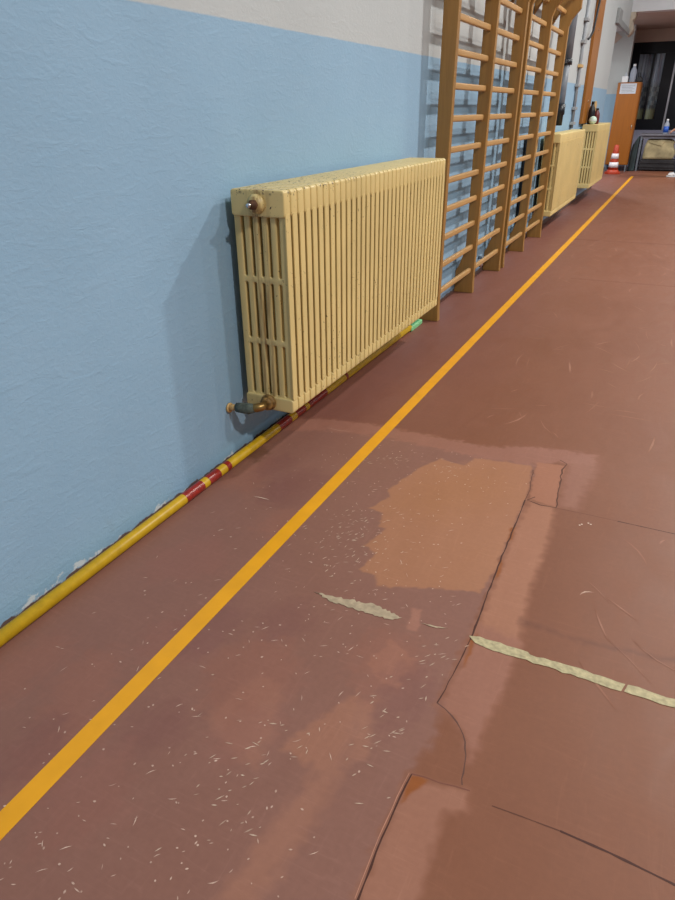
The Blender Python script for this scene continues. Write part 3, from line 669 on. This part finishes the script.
for s in (-1, 1):
    sh = W(0, s*.19, 1.43)
    if s == -1: el = W(.02, s*.24, 1.13); wr = W(.20, s*.20, 1.04)
    else: el = W(-.02, s*.25, 1.14); wr = W(.06, s*.25, .90)
    hp = W(0, s*.095, .90); kn = W(.03, s*.10, .50); an = W(-.03, s*.105, .085)
    arm[s] = (sh, el, wr); leg[s] = (hp, kn, an)
    sh_i = chain(V, E_, 3, [(sh, .058)]); el_i = chain(V, E_, sh_i, [(el, .042)]); wr_i = chain(V, E_, el_i, [(wr, (.028, .022))])
    d = (Vector(wr)-Vector(el)).normalized(); side = Vector((0, 1, 0)) if s == -1 else Vector((1, 0, 0)); side = (side - d*side.dot(d)).normalized(); dn = d.cross(side)
    if s == -1: dn = -dn if dn.z > 0 else dn
    palm = Vector(wr)+d*.055
    pm = chain(V, E_, wr_i, [(tuple(palm), (.034, .018))])
    for off, L in ((-.030, .062), (-.010, .072), (.010, .068), (.030, .054)):
        b = palm + side*off + d*.035
        chain(V, E_, pm, [(tuple(b), .0095), (tuple(b+d*L*.5+dn*.012), .0085), (tuple(b+d*L*.75+dn*.038), .0075)])
    tb = palm - side*.036 - d*.01
    chain(V, E_, pm, [(tuple(tb), .011), (tuple(tb - side*.018 + d*.03 + dn*.012), .0095), (tuple(tb - side*.018 + d*.055 + dn*.022), .0085)])
    hi = chain(V, E_, 0, [(hp, .088)]); ki = chain(V, E_, hi, [(kn, .058)]); ci = chain(V, E_, ki, [((kn[0]+.03, kn[1], .36), .055)]); ai = chain(V, E_, ci, [(an, .036)])
    chain(V, E_, ai, [(W(.06, s*.11, .045), .036), (W(.15, s*.115, .035), .028)])
me = skin_mesh('person', V, E_); me.materials.append(M['skin'])
per = bpy.data.objects.new('person', me); COL.objects.link(per)
tag(per, 'person in dark navy clothes and white shoes, mostly cut off at the right edge', 'person')
# face
bm = B()
for s in (-1, 1):
    bmesh.ops.create_uvsphere(bm, u_segments=10, v_segments=8, radius=.010, matrix=Matrix.Translation(W(.103, s*.030, 1.652)))
n_white = len(bm.faces)
for s in (-1, 1):
    bmesh.ops.create_uvsphere(bm, u_segments=8, v_segments=6, radius=.0055, matrix=Matrix.Translation(W(.1085, s*.030, 1.652)))
bm.faces.ensure_lookup_table()
for f in bm.faces[n_white:]: f.material_index = 1
obj('eyes', bm, [M['eye'], M['black']], per)
bm = B(); prism(bm, [(px-.112, 1.655), (px-.142, 1.612), (px-.112, 1.606)], 1, py-.013, py+.013); obj('nose', bm, M['skin'], per, .006)
bm = B(); box(bm, W(.104, -.022, 1.572), W(.114, .022, 1.584)); bmesh.ops.recalc_face_normals(bm, faces=bm.faces); obj('mouth', bm, M['lips'], per, .004)
for s in (-1, 1):
    bm = B(); bmesh.ops.create_uvsphere(bm, u_segments=10, v_segments=8, radius=.03, matrix=Matrix.Translation(W(.0, s*.085, 1.64)) @ Matrix.Diagonal((.7, .35, 1.1, 1))); obj('ear', bm, M['skin'], per)
hm = skin_mesh('hair', [(W(-.05, 0, 1.60), .062), (W(-.02, 0, 1.69), .108), (W(.02, 0, 1.745), .098), (W(.06, 0, 1.755), .070)], [(0, 1), (1, 2), (2, 3)]); hm.materials.append(M['hair'])
o = bpy.data.objects.new('hair', hm); COL.objects.link(o); o.parent = per
def loft(bm, rings, seg=24):
    """stacked ellipses: (centre, half depth, half width)"""
    R_ = [[bm.verts.new((c[0]+a*math.cos(2*PI*k/seg), c[1]+b*math.sin(2*PI*k/seg), c[2])) for k in range(seg)] for c, a, b in rings]
    fs = [bm.faces.new((p[k], p[(k+1) % seg], q[(k+1) % seg], q[k])) for p, q in zip(R_, R_[1:]) for k in range(seg)]
    fs += [bm.faces.new(R_[0][::-1]), bm.faces.new(R_[-1])]
    for f in fs: f.smooth = True
bm = B()
loft(bm, [(W(0, 0, .83), .120, .168), (W(0, 0, .85), .138, .180), (W(0, 0, .98), .135, .176), (W(.01, 0, 1.12), .124, .166), (W(.015, 0, 1.28), .134, .190), (W(.01, 0, 1.39), .118, .200), (W(0, 0, 1.445), .092, .165), (W(0, 0, 1.475), .074, .105), (W(0, 0, 1.51), .064, .068)])
for s in (-1, 1):
    sh, el, wr = (Vector(v) for v in arm[s])
    tube(bm, [sh + Vector((0, -s*.05, .0)), sh + Vector((0, s*.012, -.03)), sh.lerp(el, .5), el, el.lerp(wr, .5), el.lerp(wr, .92)], [.062, .072, .064, .057, .052, .044], 16)
obj('jacket', bm, M['navy'], per)
bm = B()
loft(bm, [(W(0, 0, .80), .105, .150), (W(0, 0, .84), .122, .166), (W(0, 0, .98), .122, .160)])
for s in (-1, 1):
    hp, kn, an = (Vector(v) for v in leg[s])
    tube(bm, [hp + Vector((0, -s*.008, .02)), hp.lerp(kn, .35), kn, kn.lerp(an, .4), an.lerp(kn, .12), an + Vector((-.004, 0, .0))], [.100, .096, .080, .074, .066, .066], 18)
obj('trousers', bm, M['navy'], per)
for s in (-1, 1):
    sm = skin_mesh('shoe', [(W(-.065, s*.105, .055), .046), (W(-.02, s*.107, .075), .052), (W(.06, s*.11, .055), (.046, .050)), (W(.13, s*.115, .050), (.042, .038)), (W(.165, s*.117, .044), (.034, .030))], [(0, 1), (1, 2), (2, 3), (3, 4)], 1)
    sm.materials.append(M['shoe']); o = bpy.data.objects.new('shoe', sm); COL.objects.link(o); o.parent = per
    bm = B(); n = 18; prism(bm, [(px-.05-.150*math.cos(2*PI*k/n), py+s*.112+.050*math.sin(2*PI*k/n)*(1-.15*math.cos(2*PI*k/n))) for k in range(n)], 2, .0, .024); obj('sole', bm, M['sole'], o, .006)

# ------------------------------------------------------------------ light
wd = bpy.data.worlds.new('World'); S.world = wd; wd.use_nodes = True
bg = wd.node_tree.nodes['Background']; bg.inputs[0].default_value = (.86, .93, 1.0, 1); bg.inputs[1].default_value = .27
def lamp(x, y, z, p, size=.35, col=(1, .97, .92)):
    l = bpy.data.lights.new('ceiling_or_fill_lamp', 'AREA'); l.shape = 'DISK'; l.size = size; l.energy = p; l.color = col
    o = bpy.data.objects.new('ceiling_or_fill_lamp', l); COL.objects.link(o); o.location = (x, y, z)
for x, y, p in ((4.0, 8.05, 400), (5.7, 3.8, 170), (4.0, 13.2, 250), (9.5, 8.0, 130), (9.5, 13.5, 220), (5.4, .2, 340)):  # the last is an unseen fill added for the near wall and radiator end
    lamp(x, y, 6.0, p)
lamp(2.6, 19.2, 2.9, 70); lamp(-1.0, 17.4, 3.25, 110)  # unseen fills added to brighten the vestibule and the pier

# ------------------------------------------------------------------ camera
cam = bpy.data.cameras.new('camera'); co = bpy.data.objects.new('camera', cam); COL.objects.link(co)
cam.sensor_fit = 'VERTICAL'; cam.sensor_height = 36; cam.lens = 650.25/900*36; cam.clip_start = .02; cam.clip_end = 200
r = Vector((.89684372, .44224339, -.00959884)); u = Vector((-.19685438, .41845374, .88664808)); b = Vector((.39613092, -.79329519, .46234515))
co.matrix_world = Matrix(((r.x, u.x, b.x, 1.719), (r.y, u.y, b.y, 0), (r.z, u.z, b.z, 1.5), (0, 0, 0, 1)))
S.camera = co
S.view_settings.view_transform = 'Standard'; S.view_settings.look = 'None'; S.view_settings.exposure = 0; S.view_settings.gamma = 1
